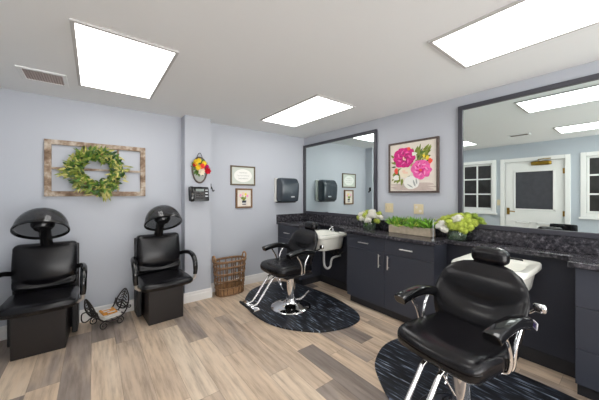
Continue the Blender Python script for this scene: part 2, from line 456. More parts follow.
# ------------------------------------------------------------------ hood dryer chairs
def hood_chair():
    t = thing('hood_dryer_chair', 'black hood dryer chair at the left edge, left of the wire rack', 'chair', (0, 0, 0), 0, 'hood dryer chairs along the back wall')
    bm = BM(); box(bm, -.178, .178, -.215, .17, .0, .39)
    obj('base', bm, 'brown_black', t, bevel=.006)
    obj('back_panel', B(-.245, .245, .175, .225, .03, .90), 'black_matte', t, bevel=.012)
    for s in (-1, 1):
        obj('side_panel', B(min(s*.2, s*.245), max(s*.2, s*.245), .02, .174, .03, .46), 'black_matte', t, bevel=.008)
    def seat(p):
        f = max(0, -(p.y)/.24)
        w = 1 + .06*f
        x = p.x*w
        y = p.y - .07*f*(1-(p.x/.27)**2)
        z = p.z + .012*math.cos(min(1, abs(p.x)/.27)*PI/2)*(1 if p.z > 0 else 0) - (.025*f*f if p.z > 0 else -.01*f)
        return Vector((x, y-.09, z+.432))
    bm = BM(); rbox(bm, .51, .44, .10, .045, 14, seat)
    obj('seat', bm, 'black_leather', t, smooth=True)
    # backrest: upper pad with a swooping lower edge and a lumbar roll below it
    def back(p):
        u = p.x/.225; v = (p.z+.21)/.42
        y = p.y
        if p.y < 0:
            y -= .035*(1-u*u)*max(0, math.sin(PI*v))
            crease = v-(.09+.13*u*u)
            y += .032*math.exp(-(crease/.045)**2)
        x = p.x*(1+.03*math.sin(PI*v))
        return Vector((x, y+.115+.05*v, p.z+.715))
    bm = BM(); rbox(bm, .465, .11, .43, .04, 22, back)
    obj('backrest', bm, 'black_leather', t, smooth=True)
    for s in (-1, 1):
        path = spline([(s*.235, .15, .66), (s*.275, .05, .69), (s*.297, -.07, .70), (s*.305, -.175, .675), (s*.305, -.235, .61), (s*.305, -.245, .53), (s*.30, -.245, .475)], 6)
        bm = BM(); tube(bm, path, [.022+.006*math.sin(PI*i/(len(path)-1)) for i in range(len(path))], 12)
        a = obj('armrest', bm, 'black_gloss', t, smooth=60)
        bm = BM(); tube(bm, [(s*.30, -.245, .482), (s*.297, -.243, .44), (s*.265, -.23, .415), (s*.23, -.22, .41)], .018, 12)
        obj('arm_bracket', bm, 'brushed_nickel', a, smooth=60)
    # hood
    post = BM(); tube(post, [(0, .16, .90), (0, .13, .96), (0, .06, 1.05), (0, .0, 1.10)], [.05, .048, .045, .05], 14)
    obj('hood_post', post, 'black_plastic', t, smooth=50)
    tilt = Matrix.Rotation(R(-31), 4, 'X')
    prof = []
    rad = .192; hgt = .205
    for i in range(17):
        a = PI/2*i/16; prof.append((rad*math.cos(a)**.9 if i < 16 else 0, hgt*math.sin(a)))
    inner = [(max(0, r-.006), z-.005) for r, z in prof[::-1]]
    bm = BM(); lathe(bm, prof+inner[1:]+[(rad, 0)], 40, (0, -.09, 1.085), tilt)
    hood = obj('hood', bm, 'smoked_plastic', t, smooth=50, label='smoky translucent dome')
    bm = BM(); lathe(bm, [(rad-.008, -.012), (rad+.006, -.012), (rad+.008, .002), (rad+.004, .012), (rad-.008, .010), (rad-.008, -.012)], 40, (0, -.09, 1.085), tilt)
    obj('hood_rim', bm, 'black_gloss', hood, smooth=50)
    bm = BM(); lathe(bm, [(0, .06), (.06, .055), (.085, .09), (.085, .12), (.05, .16), (0, .17)], 24, (0, -.09, 1.04), tilt)
    obj('blower', bm, 'black_plastic', hood, smooth=50)
    return t
hc = hood_chair()
hc.location = (-3.432, -.335, 0); hc.rotation_euler.z = R(-2)
dup(hc, (-2.428, -.345, 0), R(3), 'black hood dryer chair between the wire rack and the pilaster')

# ------------------------------------------------------------------ wire magazine rack
rk = thing('magazine_rack', 'wrought iron magazine rack with scrolled leaf ends between the dryer chairs', 'magazine rack', (-2.945, -.25, 0), R(22))
def scroll(cx, cz, r, a0, a1, y, n=14, shrink=.75):
    return [(cx+r*(1-shrink*i/n)*math.cos(a0+(a1-a0)*i/n), y, cz+r*(1-shrink*i/n)*math.sin(a0+(a1-a0)*i/n)) for i in range(n+1)]
bm = BM()
for y in (-.13, 0, .13):
    tube(bm, spline([(-.15, y, .21), (-.12, y, .13), (-.05, y, .085), (.05, y, .085), (.12, y, .13), (.15, y, .21)], 5), .0075, 8)
for x, z in ((-.15, .21), (-.135, .165), (-.105, .115), (-.05, .088), (0, .085), (.05, .088), (.105, .115), (.135, .165), (.15, .21)):
    tube(bm, [(x, -.14, z), (x, .14, z)], .006, 8)
obj('basket_frame', bm, 'iron', rk, smooth=50)
for s in (-1, 1):
    e = BM()
    # leaf-shaped end, leaning outward
    lf = [(.0, 0), (.10, .02), (.145, .10), (.11, .2), (.02, .27), (-.05, .2), (-.10, .10), (-.08, .03)]
    pts = [(s*(.135+.20*v), -u*.95+.02, .135+v*.74) for u, v in lf]
    tube(e, spline(pts, 5, True), .0075, 8, closed=True)
    for k in range(5):
        v0 = .04+.04*k
        tube(e, spline([(s*(.135+.20*v0), .08-.01*k, .135+v0*.74), (s*(.135+.20*(v0+.035)), 0, .135+(v0+.035)*.74), (s*(.135+.20*v0), -.10+.012*k, .135+v0*.74)], 4), .0055, 6)
    tube(e, [(s*.135, .0, .135), (s*.187, 0, .33)], .006, 6)
    obj('scrolled_end', e, 'iron', rk, smooth=50)
    hb = BM(); tube(hb, spline([(s*.14, -.09, .17), (s*.19, -.10, .165), (s*.212, -.04, .12), (s*.212, .04, .12), (s*.19, .09, .165), (s*.14, .09, .17)], 5), .006, 8)
    obj('side_loop', hb, 'iron', rk, smooth=50)
    for y in (-.11, .11):
        f = BM(); tube(f, scroll(s*.075, .045, .042, PI/2, PI/2-s*2.6*PI, y, 18, .7) , .005, 8)
        obj('scroll_foot', f, 'iron', rk, smooth=50)
def magazine(x, y, z, rx, rz, m, label, w=.16, l=.23):
    bm = BM(); rbox(bm, w, l, .010, .003, 6, lambda p: Vector((p.x, p.y, p.z+.5*p.x*p.x)))
    o = obj('magazine', bm, m, smooth=50)
    o.location = (x, y, z); o.rotation_euler = (R(rx[0]), R(rx[1]), R(rz))
    tag(o, label, 'magazine')
    return o
magazine(-2.945, -.25, .107, (0, 0), 22, 'magazine_white', 'white magazine lying lowest in the wire rack', .17, .25)
mg = magazine(-2.95, -.25, .123, (0, 0), 30, 'magazine_white', 'white covered magazine in the middle of the stack in the wire rack', .17, .23)
mg2 = magazine(-2.935, -.25, .141, (0, 0), 12, 'magazine_orange', 'orange covered magazine on top of the stack in the wire rack', .13, .17)
bm = BM()
for q in ((-.045, .04, .04, .07), (-.045, .01, -.02, .01), (-.02, .05, -.075, -.045)): box(bm, *q, .0075, .0085)
obj('cover_panel', bm, 'magazine_white', mg2)

# ------------------------------------------------------------------ salvaged window frame and wreath
wf = thing('window_frame_decor', 'weathered wooden window frame hung as decor above the dryer chairs', 'wall decor', (-3.0075, 0, 1.6865))
def barn(name, *a): obj(name, B(*a), 'weathered_wood', wf, bevel=.004)
hw, hh = .455, .298
barn('top_rail', -hw, hw, -.035, -.003, hh-.05, hh); barn('bottom_rail', -hw, hw, -.035, -.003, -hh, -hh+.055)
barn('side_stile', -hw, -hw+.055, -.037, -.003, -hh+.002, hh-.002); barn('side_stile', hw-.055, hw, -.037, -.003, -hh+.002, hh-.002)
barn('glazing_bar', -hw+.05, hw-.05, -.028, -.008, -.012, .012)
for x in (-.145, .175): barn('glazing_bar', x-.009, x+.009, -.026, -.010, -hh+.05, hh-.05)
wr = thing('leaf_wreath', 'green and cream leaf wreath hanging on the weathered window frame', 'wreath', (-3.03, -.05, 1.672))
bm = BM(); tube(bm, [(.19*math.cos(a*PI/12), -.02, .19*math.sin(a*PI/12)) for a in range(24)], .022, 8, closed=True)
obj('twig_ring', bm, 'wicker', wr, smooth=True)
def leaf(bm, p, d, n, L, W, curl=.2):
    d = d.normalized(); s = d.cross(n).normalized(); n = s.cross(d).normalized()
    prof = [(0, .12), (.3, 1), (.65, .8), (1, .05)]
    A = []; Bv = []; Cv = []
    for t, w in prof:
        c = p+d*L*t-n*(curl*L*t*t)
        A.append(bm.verts.new(c-s*W*w/2+n*W*.12*w)); Bv.append(bm.verts.new(c)); Cv.append(bm.verts.new(c+s*W*w/2+n*W*.12*w))
    for i in range(3):
        bm.faces.new((A[i], Bv[i], Bv[i+1], A[i+1])); bm.faces.new((Bv[i], Cv[i], Cv[i+1], Bv[i+1]))
rnd = random.Random(3)
for mname, cnt, Lr, Wr, part in (('leaf_green', 280, (.045, .075), (.018, .028), 'leaves'), ('leaf_dark', 110, (.05, .08), (.02, .032), 'dark_leaves'),
                              ('leaf_olive', 260, (.05, .09), (.016, .026), 'olive_leaves'), ('leaf_pale', 170, (.045, .085), (.013, .022), 'cream_sprigs')):
    bm = BM()
    for i in range(cnt):
        a = rnd.uniform(0, 2*PI); r = rnd.uniform(.115, .24) if part != 'cream_sprigs' else rnd.uniform(.13, .26)
        p = Vector((r*math.cos(a), rnd.uniform(-.075, -.01), r*math.sin(a)))
        tan = Vector((-math.sin(a), 0, math.cos(a))); out = Vector((math.cos(a), 0, math.sin(a)))
        dd = tan*rnd.uniform(-.5, 1.1)*(-1) + out*rnd.uniform(-.35, 1.0) + Vector((0, rnd.uniform(-.7, .05), 0))
        leaf(bm, p, dd, Vector((rnd.uniform(-.4, .4), -1, rnd.uniform(-.2, .5))), rnd.uniform(*Lr), rnd.uniform(*Wr), rnd.uniform(-.1, .3))
    if part in ('cream_sprigs', 'olive_leaves'):
        for i in range(26):
            a = rnd.choice((-1.30, -1.42, -1.2, 3.3, 3.2, .15))+rnd.uniform(-.1, .1); r = rnd.uniform(.2, .29)
            p = Vector((r*math.cos(a), rnd.uniform(-.06, -.02), r*math.sin(a)))
            leaf(bm, p, Vector((math.cos(a)+rnd.uniform(-.5, .5), -.2, math.sin(a)+rnd.uniform(-.5, .3)-.2)), Vector((0, -1, .2)), rnd.uniform(.05, .09), .018)
    obj(part, bm, mname, wr, smooth=True)

# ------------------------------------------------------------------ pilaster: floral plaque, phone, hook
pq = thing('floral_plaque', 'oval wall plaque with red and yellow flowers above the phone', 'wall decor', (-1.942, PY, 1.735))
ov = lambda a, b, n=32: [(a*math.cos(2*PI*k/n), b*math.sin(2*PI*k/n)) for k in range(n)]
bm = BM(); yprism(bm, ov(.088, .165), -.014, -.002)
obj('backing', bm, 'ink_grey', pq)
bm = BM(); tube(bm, [(x, -.014, z) for x, z in ov(.092, .168)], .011, 8, closed=True)
obj('oval_rim', bm, 'frame_dark', pq, smooth=True)
bm = BM(); tube(bm, spline([(-.035, -.01, .17), (-.015, -.012, .215), (.0, -.012, .225), (.015, -.012, .215), (.035, -.01, .17)], 4), .004, 6)
obj('hanger', bm, 'iron', pq)
def petals(bm, c, r, n, tilt=.5, layers=2):
    c = Vector(c)
    for l in range(layers):
        rr = r*(1-.35*l)
        for k in range(n):
            a = 2*PI*(k+.5*l)/n
            d0 = Vector((math.cos(a), -tilt*(1+l*.8), math.sin(a)))
            leaf(bm, c+Vector((0, -.004*l, 0)), d0, Vector((0, -1, 0)), rr, rr*.85, -.2)
for nm, m, c, r in (('flower', 'yellow', (-.055, -.02, .10), .05), ('flower', 'yellow', (-.03, -.025, .03), .05), ('flower', 'red_petal', (-.07, -.02, .065), .038),
                  ('flower', 'coral', (.02, -.028, .05), .05), ('flower', 'cream_petal', (.01, -.03, -.03), .058), ('flower', 'red_petal', (.095, -.024, -.01), .058),
                  ('flower', 'yellow', (.05, -.02, .09), .045), ('flower', 'magenta', (.085, -.022, .05), .04), ('flower', 'yellow', (-.02, -.022, .12), .045), ('flower', 'peach', (.03, -.026, -.005), .04)):
    bm = BM(); petals(bm, c, r, 7); obj(nm, bm, m, pq, smooth=True)
bm = BM()
for k in range(50):
    a = rnd.uniform(0, 2*PI); leaf(bm, Vector((.05*math.cos(a), -.016, .05*math.sin(a)+.03)), Vector((math.cos(a), -.3, math.sin(a))), Vector((0, -1, 0)), rnd.uniform(.05, .08), .02)
obj('leaves', bm, 'leaf_green', pq, smooth=True)

ph = thing('wall_phone', 'black desk style telephone mounted on the pilaster below the floral plaque', 'telephone', (-1.965, PY, 1.415))
def slant(p):
    return Vector((p.x, p.y-.02-(.03*(.5-p.z/.19)), p.z))
bm = BM(); rbox(bm, .255, .05, .19, .012, 8, lambda p: slant(p)+Vector((0, -.018, 0)))
obj('body', bm, 'black_plastic', ph, smooth=50)
bm = BM(); rbox(bm, .05, .04, .2, .016, 8, lambda p: slant(p)+Vector((-.098, -.055-.015*math.cos(p.z/.2*PI*1.0), 0)))
obj('handset', bm, 'black_gloss', ph, smooth=50)
def slantbox(bm, x0, x1, z0, z1, y):
    vs = []
    for z in (z0, z1):
        for x in (x0, x1):
            vs.append(bm.verts.new(slant(Vector((x, y, z)))))
    w = [bm.verts.new(v.co+Vector((0, -.006, 0))) for v in vs]
    for f in ((0, 1, 3, 2),): bm.faces.new([w[i] for i in f])
    for a, b in ((0, 1), (1, 3), (3, 2), (2, 0)): bm.faces.new((vs[a], vs[b], w[b], w[a]))
bm = BM(); slantbox(bm, -.045, .06, .035, .068, -.043); obj('screen', bm, 'screen_grey', ph)
for r_ in range(3):
    for c_ in range(3):
        bm = BM(); slantbox(bm, -.045+.032*c_, -.045+.032*c_+.022, .0-.027*r_, .0-.027*r_+.017, -.043); obj('key', bm, 'black_matte' if (r_+c_) % 2 else 'iron', ph)
for z in (.05, .01, -.03):
    bm = BM(); slantbox(bm, .075, .11, z-.008, z+.01, -.043); obj('side_key', bm, 'phone_grey', ph)
hk = thing('wall_hook', 'small black hook on the side of the pilaster right of the phone', 'hook', (PX1, -.13, 1.52), R(90))
bm = BM(); rbox(bm, .045, .02, .085, .008, 6); bmesh.ops.translate(bm, verts=bm.verts[:], vec=(0, -.011, 0)); obj('plate', bm, 'black_plastic', hk, smooth=50)
bm = BM(); tube(bm, spline([(0, -.02, 0), (0, -.035, -.03), (0, -.042, -.062), (0, -.06, -.06), (0, -.062, -.045)], 4), .008, 8); obj('prong', bm, 'black_plastic', hk, smooth=True)

# ------------------------------------------------------------------ two small framed pictures
def framed(name, label, x0, x1, z0, z1, fw, fm, pm, depth=.022):
    t = thing(name, label, 'picture', ((x0+x1)/2, 0, (z0+z1)/2)); w, h = (x1-x0)/2, (z1-z0)/2
    bm = BM()
    for q in ((-w, w, h-fw, h), (-w, w, -h, -h+fw)): box(bm, q[0], q[1], -depth, -.001, q[2], q[3])
    for q in ((-w, -w+fw), (w-fw, w)): box(bm, q[0], q[1], -depth, -.001, -h+fw, h-fw)
    obj('frame', bm, fm, t, bevel=.003)
    pr = obj('print', B(-w+fw, w-fw, -depth*.5, -.002, -h+fw, h-fw), pm, t)
    return t, pr, w, h
t, pr, w, h = framed('framed_sign', 'bronze framed pale green print with faint script, upper of two on the wall', -1.435, -1.02, 1.55, 1.85, .022, 'frame_bronze', 'paper_sage')
bm = BM(); yprism(bm, [(x, z) for x, z in ov(.15, .10)], -.0122, -.0112); obj('pale_oval', bm, 'paper_white', pr)
bm = BM()
for z, L in ((.045, .07), (.0, .10), (-.045, .08)):
    pts = [(-L+2*L*i/40, -.0127, z+.010*math.sin(i*1.9)*math.cos(i*.7)) for i in range(41)]
    tube(bm, pts, .0016, 4)
obj('script', bm, 'ink_grey', pr)
t, pr, w, h = framed('framed_print', 'walnut framed print of a potted tulip plant, below the pale green sign', -1.352, -1.075, 1.20, 1.502, .024, 'frame_walnut', 'paper_cream', .032)
bm = BM(); yprism(bm, [(-.036, -.035), (-.03, -.10), (.03, -.10), (.036, -.035)], -.0185, -.0165); obj('painted_pot', bm, 'navy', pr)
bm = BM(); yprism(bm, [(-.032, -.07), (-.03, -.085), (.03, -.085), (.032, -.07)], -.0195, -.0187); obj('painted_band', bm, 'paper_white', pr)
def flat_leaf(bm, x, z, a, L, W, y):
    ca, sa = math.cos(a), math.sin(a)
    pts = [(0, 0), (.3, .5), (.6, .45), (1, 0), (.6, -.45), (.3, -.5)]
    yprism(bm, [(x+ca*L*u-sa*W*v, z+sa*L*u+ca*W*v) for u, v in pts], y-.0006, y)
bm = BM()
for k in range(9): flat_leaf(bm, -.01+.004*k-.01, -.04, R(40+13*k), .075+.03*(k % 3)/2, .02, -.0175-.0001*k)
obj('painted_leaves', bm, 'leaf_olive', pr)
for x, z, m in ((-.06, .045, 'pink_light'), (-.02, .07, 'peach'), (.025, .06, 'yellow'), (.055, .035, 'pink_light'), (.0, .035, 'cream_petal')):
    bm = BM(); yprism(bm, [(x+.019*math.cos(a*PI/5), z+.022*math.sin(a*PI/5)) for a in range(10)], -.0198, -.0190); obj('painted_flower', bm, m, pr)

# ------------------------------------------------------------------ paper towel dispenser
dp = thing('paper_towel_dispenser', 'smoky grey paper towel dispenser on the back wall left of the mirror', 'dispenser', (-.475, 0, 1.485))
bm = BM(); rbox(bm, .37, .05, .40, .01, 6); bmesh.ops.translate(bm, verts=bm.verts[:], vec=(0, -.026, 0)); obj('back_plate', bm, 'dispenser_back', dp, smooth=50)
def cov(p):
    v = p.z/.4+.5
    bulge = -.03*math.sin(PI*min(1, v*.8))*(1 if p.y < 0 else 0)
    taper = (.05*max(0, v-.75)/.25)**1 if p.y < 0 else 0
    return Vector((p.x, p.y+bulge+taper-.135, p.z))
bm = BM(); rbox(bm, .36, .17, .40, .04, 16, cov); obj('cover', bm, 'dispenser_smoke', dp, smooth=True)
bm = BM(); rbox(bm, .07, .008, .022, .003, 4); bmesh.ops.translate(bm, verts=bm.verts[:], vec=(.035, -.2425, -.115)); obj('badge', bm, 'phone_grey', dp)
bm = BM(); rbox(bm, .06, .008, .05, .003, 4); bmesh.ops.translate(bm, verts=bm.verts[:], vec=(.03, -.2455, -.045)); obj('window_slot', bm, 'dispenser_smoke', dp)
obj('towel_lip', B(-.17, .15, -.17, -.03, -.215, -.198), 'black_matte', dp, bevel=.005)

# ------------------------------------------------------------------ wicker basket
bk = thing('wicker_basket', 'tall open weave wicker basket with two handles beside the pilaster', 'basket', (-1.52, -.185, 0), R(2))
def boval(z, gr=0):
    f = z/.50
    hw_, hd_ = .19+.035*f+gr, .115+.02*f+gr
    return [(x, y, z) for x, y in superring(hw_, hd_, 2.8, 40)]
bm = BM(); prism(bm, [(x, y) for x, y, _ in boval(0)], .002, .02); obj('bottom', bm, 'wicker_bottom', bk)
bm = BM()
loft_pts = [boval(z, -.004) for z in (.02, .105)]
rs = [[bm.verts.new(p) for p in r] for r in loft_pts]
for k in range(40): bm.faces.new((rs[0][k], rs[0][(k+1) % 40], rs[1][(k+1) % 40], rs[1][k]))
obj('solid_weave', bm, 'wicker_bottom', bk, smooth=True)
for z in (.015, .11, .21, .31, .40, .475):
    bm = BM(); tube(bm, boval(z, .004), .010 if z < .45 else .016, 8, closed=True); obj('woven_hoop', bm, 'wicker', bk, smooth=True)
bm = BM()
for k in range(0, 40):
    if k % 5 in (3, 4) and False: continue
    if k % 2: continue
    pts = []
    for i in range(7):
        z = .01+.465*i/6; p = boval(z, .006*(1 if (i+k//2) % 2 else -1))[k]; pts.append(p)
    tube(bm, pts, .0125, 6, flat=.5)
obj('stakes', bm, 'wicker', bk, smooth=True)
for s in (-1, 1):
    pts = spline([(s*.222, -.05, .46), (s*.232, -.045, .53), (s*.234, 0, .555), (s*.232, .045, .53), (s*.222, .05, .46)], 5)
    bm = BM(); tube(bm, pts, .012, 8); obj('handle', bm, 'wicker_bottom', bk, smooth=True)

# ------------------------------------------------------------------ cabinets, countertop, panels
CZ = .945; CT = .04; CU = CZ-CT                                   # counter top / underside
KX = -.42                                                     # cabinet fronts
YA, YB = -1.42, -2.55                                         # middle cabinet
YR, YE = -3.516, -4.75                                        # right cabinet, counter end
def pull(parent, p, q, out=(-.028, 0, 0)):
    p, q, o = Vector(p), Vector(q), Vector(out)
    bm = BM(); tube(bm, [p+o, q+o], .007, 10)
    for e in (p.lerp(q, .14), p.lerp(q, .86)): tube(bm, [e, e+o], .005, 8)
    return obj('handle', bm, 'brushed_nickel', parent, smooth=50)
def cab_front(name, parent, y0, y1, z0, z1, x=KX, m='cabinet_paint'):
    return obj(name, B(x, x+.019, y0+.0015, y1-.0015, z0+.0015, z1-.0015), m, parent, bevel=.002)
mc = thing('base_cabinet', 'wide charcoal base cabinet with two drawers over two doors, below the planter', 'cabinet', (0, 0, 0))
obj('body', B(KX+.0195, -.004, YB, YA, .10, CU-.001), 'cabinet_paint', mc)
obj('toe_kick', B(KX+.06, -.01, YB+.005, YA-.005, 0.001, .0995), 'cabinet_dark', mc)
YM = (YA+YB)/2
for y0, y1, hy in ((YM, YA, YM+.06), (YB, YM, YM-.06)):
    dr = cab_front('drawer', mc, y0, y1, .735, CU-.004); c_ = (y0+y1)/2+.0
    pull(dr, (KX, c_-.075, .815), (KX, c_+.075, .815))
    do = cab_front('cabinet_door', mc, y0, y1, .10, .735)
    pull(do, (KX, hy, .56), (KX, hy, .715))
rc = thing('base_cabinet', 'charcoal cabinet with three deep drawers at the right edge of the photo', 'cabinet', (0, 0, 0))
obj('body', B(KX+.0195, -.004, YE+.01, YR, .10, CU-.001), 'cabinet_paint', rc)
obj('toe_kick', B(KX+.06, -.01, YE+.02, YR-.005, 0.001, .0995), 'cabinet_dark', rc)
ym2 = (YE+YR)/2
for y0, y1 in ((ym2, YR), (YE+.01, ym2)):
    for z0, z1 in ((.10, .345), (.345, .635), (.635, CU-.004)):
        dr = cab_front('drawer', rc, y0, y1, z0, z1); c_ = (y0+y1)/2
        pull(dr, (KX, c_-.06, (z0+z1)/2+.03), (KX, c_+.06, (z0+z1)/2+.03))
cc = thing('base_cabinet', 'small charcoal cabinet in the back corner behind the far styling chair', 'cabinet', (0, 0, 0))
KC, YCR = -.58, -.60
obj('body', B(KC+.0195, -.004, YCR, -.004, .10, CU-.001), 'cabinet_paint', cc)
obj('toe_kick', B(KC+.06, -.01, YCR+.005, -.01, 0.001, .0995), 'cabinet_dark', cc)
dr = cab_front('drawer', cc, YCR, -.004, .69, CU-.004, KC); pull(dr, (KC, -.36, .785), (KC, -.22, .785))
cd = cab_front('cabinet_door', cc, YCR, -.004, .10, .69, KC); pull(cd, (KC, -.54, .50), (KC, -.54, .65))
# worktop: one slab stepping in at the two basins
def slab():
    bm = BM(); o = [(-.002, -.002), (-.612, -.002), (-.612, YCR-.025), (-.17, YCR-.025), (-.17, YA+.025), (KX-.03, YA+.025), (KX-.03, YB-.012), (-.205, YB-.012), (-.205, YR+.035), (KX-.03, YR+.035), (KX-.03, YE), (-.002, YE)]
    prism(bm, o, CU, CZ); return bm
ct = obj('countertop', slab(), 'dark_granite', None, bevel=.006)
tag(ct, 'dark speckled granite countertop running along the mirrored wall', 'countertop')
tag(obj('backsplash', B(-.024, -.002, YE, -.002, CZ+.0005, 1.068), 'dark_granite', None, bevel=.004), 'long dark granite upstand under the two mirrors', 'backsplash')
tag(obj('backsplash', B(-.612, -.0245, -.024, -.002, CZ+.0005, 1.068), 'dark_granite', None, bevel=.004), 'short dark granite upstand on the back wall below the towel dispenser', 'backsplash')
def recess(y0, y1, label):
    t = thing('recess_panel', label, 'panel', (0, 0, 0))
    obj('panel', B(-.145, -.10, y0+.002, y1-.002, .10, CU-.001), 'panel_paint', t)
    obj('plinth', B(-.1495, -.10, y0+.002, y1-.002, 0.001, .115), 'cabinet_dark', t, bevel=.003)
recess(YA, YCR, 'dark panel under the ledge behind the far white basin')
recess(YR, YB, 'dark panel under the ledge behind the nearer styling chair')

# shampoo basins
def basin():
    t = thing('shampoo_basin', 'white shampoo basin behind the far styling chair', 'basin', (0, 0, 0), 0, 'shampoo basins')
    # local: x- is the neck side; rim at z .85
    def ring(x0, x1, hw_, z, n=36, neck=0., e=5.):
        out = []
        cx, hx = (x0+x1)/2, (x1-x0)/2
        for a, b in superring(hx, hw_, e, n):
            x = cx+a; y = b
            if neck and a < 0:
                x += neck*math.exp(-(y/.085)**2)*(-a/hx)**2
            out.append((x, y, z))
        return out
    rings = [ring(-.56, -.22, .14, .632, e=4), ring(-.615, -.185, .185, .64, e=5), ring(-.635, -.175, .20, .665), ring(-.66, -.165, .222, .79), ring(-.665, -.16, .226, .805),
             ring(-.695, -.151, .246, .81, neck=.04, e=7), ring(-.705, -.151, .252, .82, neck=.04, e=8), ring(-.705, -.151, .252, .85, neck=.04, e=8), ring(-.695, -.155, .246, .86, neck=.04, e=8),
             ring(-.655, -.24, .20, .856, neck=.03), ring(-.63, -.26, .18, .835), ring(-.61, -.27, .165, .74), ring(-.56, -.32, .11, .672, e=4), ring(-.45, -.40, .02, .664, e=2)]
    bm = BM(); loft(bm, rings)
    obj('bowl', bm, 'sink_white', t, smooth=50)
    bm = BM(); tube(bm, [(-.218, 0, .862), (-.218, 0, .90)], [.022, .016], 14); tube(bm, spline([(-.218, 0, .895), (-.24, 0, .92), (-.28, 0, .90), (-.30, 0, .875)], 5), .009, 10)
    tube(bm, [(-.218, 0, .90), (-.218, 0, .925), (-.212, .05, .935)], .007, 8)
    obj('faucet', bm, 'chrome', t, smooth=50)
    bm = BM(); tube(bm, [(-.225, -.13, .858), (-.225, -.13, .866), (-.225, -.05, .866), (-.225, -.05, .858)], .006, 8)
    obj('hose_slot', bm, 'black_matte', t)
    bm = BM(); tube(bm, spline([(-.40, 0, .63), (-.40, 0, .55), (-.40, 0, .44), (-.39, -.01, .37), (-.355, -.03, .34), (-.32, -.05, .37), (-.31, -.06, .45), (-.27, -.06, .49), (-.122, -.06, .50)], 5), .016, 10)
    obj('drain_trap', bm, 'pvc', t, smooth=50)
    for y, bend in ((-.12, .05), (-.02, -.04), (.06, -.05)):
        bm = BM(); tube(bm, spline([(-.22, y*.4, .66), (-.24, y, .58), (-.20, y+bend, .52), (-.122, y, .56)], 6), .009, 8); obj('supply_hose', bm, 'iron', t, smooth=50)
    bm = BM(); box(bm, -.30, -.118, -.09, .09, .69, .70); box(bm, -.132, -.118, -.09, .09, .60, .79)
    obj('bracket', bm, 'iron', t)
    return t
bs = basin(); bs.location = (-.03, -.985, 0)
dup(bs, (-.03, -3.065, 0), 0, 'white shampoo basin behind the headrest of the nearer styling chair')

# ------------------------------------------------------------------ mirrors
def mirror(y0, y1, z0, z1, label, fw=.042):
    cy, cz = (y0+y1)/2, (z0+z1)/2
    t = thing('wall_mirror', label, 'mirror', (0, cy, cz), R(-90)); w, h = abs(y1-y0)/2, (z1-z0)/2
    bm = BM()
    for q in ((-w, w, h-fw, h), (-w, w, -h, -h+fw)): box(bm, q[0], q[1], -.032, -.001, q[2], q[3])
    for q in ((-w, -w+fw), (w-fw, w)): box(bm, q[0], q[1], -.032, -.001, -h+fw, h-fw)
    obj('frame', bm, 'mirror_frame', t, bevel=.003)
    obj('glass', B(-w+fw, w-fw, -.012, -.001, -h+fw, h-fw), 'mirror_glass', t)
mirror(-.006, -1.592, 1.07, 2.298, 'black framed mirror in the corner, right of the towel dispenser')
mirror(-2.613, -4.72, 1.07, 2.332, 'big black framed mirror on the right, reflecting the white door')

# ------------------------------------------------------------------ floral painting
pt = thing('flower_painting', 'framed painting of pink peonies in a white vase between the mirrors', 'painting', (0, -2.101, 1.745), R(-90))
w = h = .315
bm = BM(); fw = .022
for q in ((-w, w, h-fw, h), (-w, w, -h, -h+fw)): box(bm, q[0], q[1], -.04, -.001, q[2], q[3])
for q in ((-w, -w+fw), (w-fw, w)): box(bm, q[0], q[1], -.04, -.001, -h+fw, h-fw)
obj('frame', bm, 'frame_dark', pt, bevel=.003)
cv = obj('canvas', B(-w+fw, w-fw, -.026, -.002, -h+fw, h-fw), 'paper_cream', pt)
LAY = [0]
def PXZ(u, v): return (-.315+.63*u, .315-.63*v)                # u right, v down, 0..1 on the frame
def blob(bm, u, v, ru, rv, n=9, jit=.18, rot=0., seed=0):
    LAY[0] += 1; y = -.0265-.00007*LAY[0]; rr = random.Random(seed*77+LAY[0])
    pts = []
    for k in range(n):
        a = 2*PI*k/n; f = 1+rr.uniform(-jit, jit)
        x_, z_ = ru*f*math.cos(a), rv*f*math.sin(a)
        pts.append(PXZ(u+x_*math.cos(rot)-z_*math.sin(rot), v+x_*math.sin(rot)+z_*math.cos(rot)))
    pts = [tuple(p)[:2] for p in spline([(x_, z_, 0) for x_, z_ in pts], 3, True)]
    yprism(bm, pts, y, -.0262)
def stroke(bm, u, v, a, L, W):
    LAY[0] += 1; y = -.0265-.00007*LAY[0]
    ca, sa = math.cos(a), math.sin(a)
    prof = [(0, .1), (.25, .5), (.55, .5), (.8, .3), (1, 0), (.8, -.3), (.55, -.5), (.25, -.5), (0, -.1)]
    yprism(bm, [PXZ(u+ca*L*p-sa*W*q, v+sa*L*p+ca*W*q) for p, q in prof], y, -.0262)
rp = random.Random(11)
bm = BM()
for v0 in (.84, .885, .925): blob(bm, .5, v0, .44, .030, 12, .12, rp.uniform(-.03, .03))
obj('painted_table', bm, 'table_taupe', cv)
bm = BM()
for k in range(7): stroke(bm, rp.uniform(.08, .6), rp.uniform(.82, .93), rp.uniform(-.1, .2), rp.uniform(.12, .3), .008)
obj('painted_shadows', bm, 'ink_grey', cv)
bm = BM()
for u, v, a, L, W_ in ((.58, .45, -1.0, .38, .06), (.62, .40, -.75, .36, .06), (.66, .34, -.5, .24, .05), (.60, .35, -1.3, .28, .05), (.68, .42, -.9, .30, .05), (.72, .25, -.9, .18, .05), (.55, .3, -1.2, .2, .05),
                    (.20, .55, 2.2, .18, .05), (.25, .62, 1.9, .22, .06), (.22, .70, 2.4, .15, .05), (.30, .72, 1.7, .14, .05), (.18, .42, 3.4, .14, .04), (.28, .52, 2.6, .2, .05), (.12, .3, 3.9, .1, .04), (.5, .55, .2, .15, .06)):
    stroke(bm, u, v, a, L, W_)
